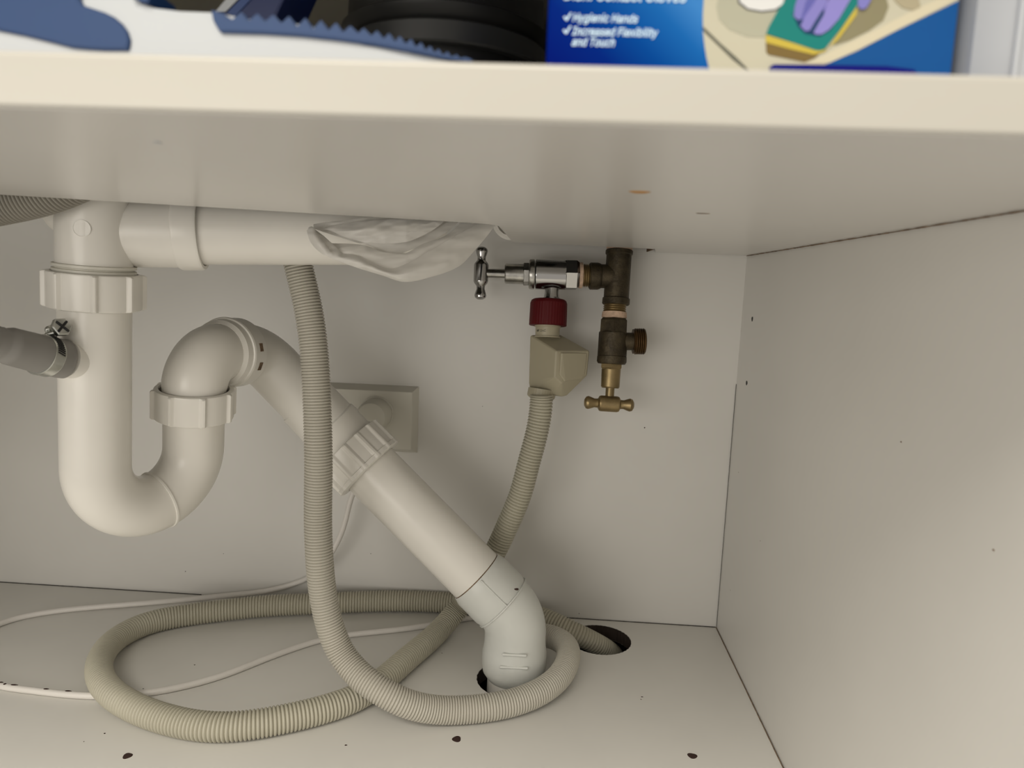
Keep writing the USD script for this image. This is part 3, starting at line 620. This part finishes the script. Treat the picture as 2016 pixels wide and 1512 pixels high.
up1 = [(222, 112), (275, 165), (375, 232), (440, 290), (490, 335), (570, 340), (700, 398), (880, 458), (1000, 420), (1200, 310), (1400, 195), (1660, 50)]
part(bag, 'outer_fold', sheet(lo1, up1, .0, .003, .006, seed=2), BAG, True)
lo2 = [(275, 165), (375, 232), (490, 335), (570, 342), (700, 400), (880, 462), (1000, 425), (1200, 315), (1400, 200), (1650, 60)]
up2 = [(230, 118), (330, 190), (400, 248), (520, 250), (650, 262), (850, 322), (980, 330), (1150, 250), (1330, 185), (1480, 40)]
part(bag, 'middle_fold', sheet(lo2, up2, .005, .010, .002, seed=3), BAG, True)
lo3 = [(240, 125), (340, 160), (420, 185), (540, 225), (700, 270), (900, 345), (1050, 300), (1200, 235), (1350, 150), (1460, 50)]
up3 = [(240, 90), (380, 70), (480, 60), (640, 40), (780, 30), (900, 30), (1050, 30), (1200, 30), (1330, 30), (1440, 30)]
part(bag, 'inner_fold', sheet(lo3, up3, .012, .016, .0, seed=4), BAG, True)
lo4 = [(380, 138), (470, 185), (560, 215), (700, 246), (850, 250), (1000, 238), (1120, 195), (1240, 130), (1330, 55)]
up4 = [(300, 132), (390, 105), (480, 88), (620, 66), (780, 50), (900, 40), (1050, 40), (1200, 40), (1310, 40)]
part(bag, 'front_bulge', sheet(lo4, up4, .007, .009, .004, seed=5), BAG, True)
lo5 = [(186, 150), (215, 225), (270, 300), (350, 352), (400, 340)]
up5 = [(200, 118), (225, 108), (270, 165), (330, 240), (372, 300)]
part(bag, 'knotted_corner', sheet(lo5, up5, -.006, -.005, .004, nu=30, nv=8, seed=6, wr=.0015), BAG, True)

# ================================================================ ON THE SHELF
ZS = H + T + .0001
# stainless bowl of the sink above, coated underneath
sb = thing('sink_bowl', 'dark coated underside of the sink bowl hanging behind the things on the shelf', 'sink', (-.55, -.2, .70))
part(sb, 'bowl', boxm((-.93, -.335, .5305), (-.21, -.045, TOP - .0005), .02), OLIVE, 40)

# serrated scraper: outline in the picture turned into an upright slab y = -0.60
YS = -.598
def P2(px, py): q = on(px, py, 1, YS); return (q[0], q[2])
def zm(x, y): return P2(x / 2.88, y / 2.88)
def z8(x, y): return P2(380 + x / 2.8, y / 2.8)
bottom = ZS + .0003
tool = thing('serrated_scraper', 'white plastic scraper with blue grip and blue saw-tooth edge lying along the shelf front', 'scraper', (-.40, YS, ZS))
bodyp = [P2(-90, -95), P2(60, -70), P2(140, -30), P2(165, 0)] + [zm(x, y) for x, y in [(462, -10), (480, -60), (600, -90), (760, -60), (800, 12), (870, 38), (1010, 55), (1200, 62), (1400, 100), (1700, 130), (2016, 200)]] + [z8(x, y) for x, y in [(700, 165), (900, 205), (1100, 255), (1250, 295), (1420, 330), (1540, 345)]]
x_end = P2(925, 120)[0]
bodyp += [(x_end, bottom + .004), (x_end - .01, bottom), (P2(-90, 0)[0], bottom)]
part(tool, 'handle', extr_xz(Polygon(bodyp).buffer(0).buffer(-.001).buffer(.001), YS, YS + .016, .002), WPL, 40)
gripp = [P2(-95, -99)] + [P2(65, -74), P2(140, -40)] + [zm(x, y) for x, y in [(455, -20), (462, 5), (482, 36), (540, 55), (600, 75), (655, 102), (700, 140), (730, 182), (745, 230), (742, 262), (733, 290), (600, 290), (500, 284), (420, 276), (300, 245), (150, 208), (0, 178), (-150, 150)]] + [P2(-95, 40)]
part(tool, 'grip', extr_xz(Polygon(gripp).buffer(0), YS - .0012, YS + .0172, .0008), BLUE, 40, 'blue rubber grip')
part(tool, 'blue_inlay', extr_xz(Polygon([zm(*q) for q in [(755, -70), (765, -4), (780, 6), (820, 20), (850, 22), (856, 0), (850, -70)]]).buffer(0), YS - .0012, YS + .0172, .0006), BLUE, 40)
teeth = [(1270, 80), (1322, 116), (1375, 72), (1418, 122), (1465, 80), (1510, 125), (1555, 88), (1602, 134), (1645, 95), (1690, 155), (1737, 105), (1780, 168), (1825, 118), (1868, 175), (1910, 132), (1950, 186), (1992, 148)]
t8 = [(870, 145), (915, 186), (945, 158), (987, 200), (1018, 172), (1055, 216), (1085, 186), (1118, 232), (1143, 201), (1176, 245), (1205, 217), (1232, 262), (1260, 236), (1285, 280), (1310, 256), (1335, 295), (1355, 272), (1380, 308), (1405, 288), (1428, 318), (1455, 304), (1476, 326), (1500, 318), (1540, 332)]
def rnd(pts):                                                   # tooth tips a little rounded
    return pts
low = [(1250, 300), (1150, 283), (1000, 255), (800, 228), (600, 206), (400, 193), (165, 186), (150, 175), (118, 120), (108, 70)]
sawp = [zm(1205, 62), zm(1240, 70)] + [zm(*q) for q in teeth] + [z8(830, 182)] + [z8(*q) for q in t8] + [z8(1540, 348), z8(1400, 330)] + [z8(*q) for q in low]
saw = Polygon(sawp).buffer(0).buffer(-.00035, 4).buffer(.00035, 4)
part(tool, 'serrated_edge', extr_xz(saw, YS - .0014, YS + .0174, .0008), BLUE, 40, 'blue saw-tooth edge')

# blue and white packet in crinkled film behind the scraper
YP = -.52
def P3(px, py, Y=YP): q = on(px, py, 1, Y); return (q[0], q[2])
pk = thing('blue_packet', 'dark blue packet with white stripe leaning behind the saw-tooth scraper', 'packet', (-.40, YP, ZS))
lean = [P3(432, 22), P3(520, -70), P3(640, -70), P3(555, 30), P3(520, 62), P3(470, 62)]
xs = [p_[0] for p_ in lean]
base = [(min(xs) - .004, ZS + .0002), (max(xs) - .03, ZS + .0002)]
part(pk, 'packet', extr_xz(Polygon([P3(425, 24), P3(520, -70), P3(590, -70), P3(545, 28), (P3(545, 0)[0], ZS + .0002), (P3(425, 0)[0], ZS + .0002)]).buffer(0), YP, YP + .03, .001), NAVY, 40)
part(pk, 'white_stripe', extr_xz(Polygon([P3(425, 24), P3(445, 24), P3(540, -70), P3(506, -70)]).buffer(0), YP - .0006, YP + .029), WPL, 40)
part(pk, 'blue_stripe', extr_xz(Polygon([P3(449, 26), P3(462, 34), P3(560, -70), P3(542, -70)]).buffer(0), YP - .0005, YP + .029), mat('mid_blue_film', (.025, .06, .2), .3), 40)
r = np.random.default_rng(5); cr = []
for k in range(9):
    x = 520 + 6 * k + r.uniform(-3, 3)
    cr.append([at(x + 6 * math.sin(k), -20, .355 + .006 * (k % 2)), at(x + 3, 10 + 3 * (k % 3), .350 + .006 * ((k + 1) % 2)), at(x - 8 + 2 * k, 50, .352 + .005 * (k % 2))])
cr = np.array(cr); V = cr.reshape(-1, 3); F = []
for k in range(8):
    for j in range(2):
        a = k * 3 + j; F += [[a, a + 1, a + 4], [a, a + 4, a + 3]]
n0 = len(V); mm = trimesh.Trimesh(V, F, process=False); V2 = np.vstack([V, V + [0, .0006, 0]]); F2 = np.vstack([F, np.array(F)[:, ::-1] + n0])
part(pk, 'film_wrap', (V2, F2), BAG, False, 'crinkled clear film')

# black tub
tb = np.array([on(880, 60, 1, -.43)[0], -.43, ZS])
tub = thing('black_tub', 'round black plastic tub with a raised rim standing behind the scraper', 'tub', tb)
hz = on(880, 57, 1, -.485)[2] - ZS
part(tub, 'body', lathe(tb, (0, 0, 1), [(0, .046), (.002, .050), (hz - .016, .0515), (hz - .004, .050)], 72), BLK)
part(tub, 'rim', lathe(tb, (0, 0, 1), [(hz - .006, .050), (hz - .006, .0555), (hz - .005, .0565), (hz + .004, .0565), (hz + .005, .0555), (hz + .005, .051)], 72), BLK2)
part(tub, 'lid', lathe(tb, (0, 0, 1), [(hz + .004, .051), (hz + .0095, .0565), (hz + .0125, .0578), (hz + .0135, .0565), (hz + .014, .0545), (hz + .055, .0525), (hz + .057, .0500), (hz + .057, 0)], 72), BLK)

# glove box
YB = -.585
def PB(px, py): q = on(px, py, 1, YB); return (q[0], q[2])
bx0, bx1 = PB(1075, 120)[0], PB(1874, 130)[0]
gb = thing('glove_box', 'blue cardboard box of household gloves with printed sponge picture', 'box', ((bx0 + bx1) / 2, YB, ZS))
zt_ = ZS + .115
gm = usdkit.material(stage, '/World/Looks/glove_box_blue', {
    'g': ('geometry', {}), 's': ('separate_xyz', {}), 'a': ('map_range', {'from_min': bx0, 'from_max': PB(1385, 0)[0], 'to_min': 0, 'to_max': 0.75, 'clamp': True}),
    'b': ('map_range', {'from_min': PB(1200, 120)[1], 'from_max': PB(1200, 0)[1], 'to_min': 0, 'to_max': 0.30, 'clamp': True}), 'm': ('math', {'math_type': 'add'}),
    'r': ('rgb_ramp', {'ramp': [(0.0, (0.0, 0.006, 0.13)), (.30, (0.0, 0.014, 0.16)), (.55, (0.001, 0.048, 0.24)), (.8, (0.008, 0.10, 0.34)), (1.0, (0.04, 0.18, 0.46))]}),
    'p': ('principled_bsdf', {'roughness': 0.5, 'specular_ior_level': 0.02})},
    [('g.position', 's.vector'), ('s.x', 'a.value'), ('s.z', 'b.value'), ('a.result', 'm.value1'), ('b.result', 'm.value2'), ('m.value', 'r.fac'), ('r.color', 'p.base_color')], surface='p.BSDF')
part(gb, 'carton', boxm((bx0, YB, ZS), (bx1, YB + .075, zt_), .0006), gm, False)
def flat(name, pts, mtl, k, label=None):
    poly = Polygon([PB(*p_) for p_ in pts]).buffer(0).intersection(sbox(bx0 + .0003, ZS + .0004, bx1 - .0003, zt_ - .0004))
    if not poly.is_empty: part(gb, name, extr_xz(poly, YB - .00012 * k, YB + .0004), mtl, False, label)
def z3(pts): return [(1300 + x / 2.816, y / 2.816) for x, y in pts]
pm = lambda n_, c_: mat('print_' + n_, tuple(.8 * q for q in c_), .5, spec=.15)
arc = [(278, -240), (258, -120), (242, -20), (236, 80), (237, 180), (246, 260), (256, 320), (270, 380), (300, 470)]
flat('picture', z3(arc + [(560, 470), (800, 405), (1010, 325), (1300, 175), (1660, 0), (1680, -10), (1680, -240)]), pm('counter', (0.56, 0.53, 0.41)), 1, 'printed picture of a sink')
flat('blue_corner', z3([(560, 470), (800, 405), (930, 352), (1100, 280), (1330, 165), (1660, 0), (1700, 0), (1700, 470)]), pm('corner_blue', (0.006, 0.085, 0.30)), 2, 'printed blue corner')
flat('counter_edge', z3([(760, 360), (930, 352), (1100, 275), (1660, -10), (1660, -60), (1400, 60), (1150, 190), (960, 280), (850, 335)]), pm('edge', (0.66, 0.60, 0.44)), 2)
flat('basin', z3([(310, 40), (325, 110), (380, 165), (480, 205), (600, 210), (640, 130), (700, 40), (720, -60), (330, -60)]), pm('basin', (0.44, 0.43, 0.33)), 2)
flat('basin_shade', z3([(960, 255), (1010, 170), (1080, 60), (1140, -40), (1240, -60), (1265, 40), (1235, 115), (1160, 170), (1050, 225)]), pm('basin_brown', (0.26, 0.235, 0.14)), 2)
flat('basin_ring', z3([(1270, -60), (1300, 10), (1340, 45), (1400, 60), (1440, 40), (1420, -60)]), pm('basin_ring', (0.42, 0.37, 0.25)), 3)
flat('crease', z3([(234, 150), (246, 158), (330, 240), (420, 320), (490, 390), (470, 385), (400, 330), (300, 232), (238, 172)]), pm('crease', (0.13, 0.13, 0.10)), 3)
flat('tap_base', z3([(425, -60), (430, 20), (480, 58), (560, 72), (640, 62), (690, 30), (700, -60)]), pm('tap_dark', (0.10, 0.10, 0.10)), 3)
flat('tap_base', z3([(432, -60), (440, 14), (486, 50), (560, 63), (634, 54), (680, 25), (690, -60)]), pm('tap_light', (0.75, 0.75, 0.74)), 4)
flat('sponge_foam', z3([(583, 200), (586, 290), (600, 305), (700, 325), (800, 345), (860, 320), (890, 290), (700, 230)]), pm('foam', (0.20, 0.135, 0.045)), 3)
flat('sponge_side', z3([(583, 195), (584, 238), (720, 275), (850, 305), (905, 290), (985, 220), (1085, 85), (1090, 30), (930, 270), (880, 285), (700, 230)]), pm('yellow', (0.58, 0.45, 0.07)), 4)
flat('sponge_pad', z3([(585, 190), (600, 150), (650, 60), (720, -40), (780, -60), (1130, -60), (1085, 40), (1000, 160), (905, 278), (860, 282), (700, 228)]), pm('teal', (0.012, 0.21, 0.19)), 5, 'printed green sponge')
flat('pad_shadow', z3([(730, 80), (760, 150), (800, 190), (880, 206), (940, 170), (980, 110), (1010, 40), (800, 20)]), pm('teal_dark', (0.012, 0.05, 0.13)), 6)
flat('glove_palm', z3([(735, 95), (745, 60), (760, -60), (1080, -60), (1040, 0), (1000, 30), (960, 60), (900, 60), (800, 120)]), pm('glove_blue', (0.13, 0.13, 0.42)), 7)
flat('glove_finger', z3([(772, 150), (800, 90), (850, 20), (890, -60), (960, -60), (920, 20), (850, 130), (825, 172), (800, 178)]), pm('glove_violet', (0.24, 0.22, 0.56)), 8, 'printed violet glove finger')
flat('glove_finger', z3([(845, 185), (870, 140), (900, 90), (940, -60), (1070, -60), (1050, 0), (985, 110), (930, 170), (890, 195), (860, 196)]), pm('glove_lilac', (0.27, 0.24, 0.60)), 8)
flat('glove_finger', z3([(1090, -60), (1090, 40), (1110, 58), (1135, 50), (1160, 10), (1180, -60)]), pm('glove_violet_b', (0.22, 0.21, 0.55)), 8)
flat('glove_finger', z3([(735, 95), (742, 40), (760, -20), (800, -60), (850, -60), (800, 20), (775, 110), (760, 118)]), pm('glove_violet_c', (0.22, 0.21, 0.54)), 8)
flat('navy_band', z3([(600, 470), (603, 375), (625, 362), (1000, 366), (1250, 372), (1400, 390), (1450, 470)]), pm('navy', (0.002, 0.004, 0.18)), 9, 'printed dark navy band')
# lettering
WTX = mat('print_letters', (0.50, 0.66, 0.80), .5)
pxm = (PB(1300, 50)[0] - PB(1100, 50)[0]) / 200
roll = (PB(1300, 50)[1] - PB(1100, 50)[1]) / (PB(1300, 50)[0] - PB(1100, 50)[0])
def letters(s, px, py, cap, width):
    m = meshkit.text_mesh(s, cap * pxm, .0002, bold=True); v = np.array(m.vertices); v[:, 0] -= v[:, 0].min()
    v[:, 0] *= width * pxm / v[:, 0].max(); sh = v[:, 0] + v[:, 1] * .22
    o = PB(px, py); m.vertices = np.c_[o[0] + sh, YB - .0001 - v[:, 2], o[1] + v[:, 1]]; m.faces = m.faces[:, ::-1]; return m
part(gb, 'lettering', letters('Hygienic Hands', 1127, 42.5, 15, 127), WTX, False, 'words Hygienic Hands')
part(gb, 'lettering', letters('Increased Flexibility', 1126, 69, 15, 167), WTX, False, 'words Increased Flexibility')
part(gb, 'lettering', letters('and Touch', 1125, 90, 15, 84), WTX, False, 'words and Touch')
part(gb, 'lettering', letters('Dish. Contact Gloves', 1110, 0.0, 22, 238), WTX, False)
for x, y in ((1109, 41), (1108, 67)):
    ck = [PB(x, y - 7), PB(x + 4, y - 9), PB(x + 6, y - 4), PB(x + 14, y - 16), PB(x + 17, y - 15), PB(x + 8, y), PB(x + 5, y)]
    part(gb, 'tick_mark', extr_xz(Polygon(ck).buffer(0), YB - .0003, YB), WTX, False)

# white container at the right end
w0 = PB(1896, 100)[0]
wt = thing('white_container', 'plain white plastic container at the right end of the shelf beside the glove box', 'container', (w0 + .04, -.56, ZS))
part(wt, 'body', boxm((w0 + .0005, -.600, ZS), (w0 + .085, -.515, ZS + .17), .010), CONT, 40)
part(wt, 'corner_rib', hull([(w0 + .0095, -.6002, ZS + .004), (w0 + .0095, -.6002, ZS + .165)], .0012), CONT, 40)
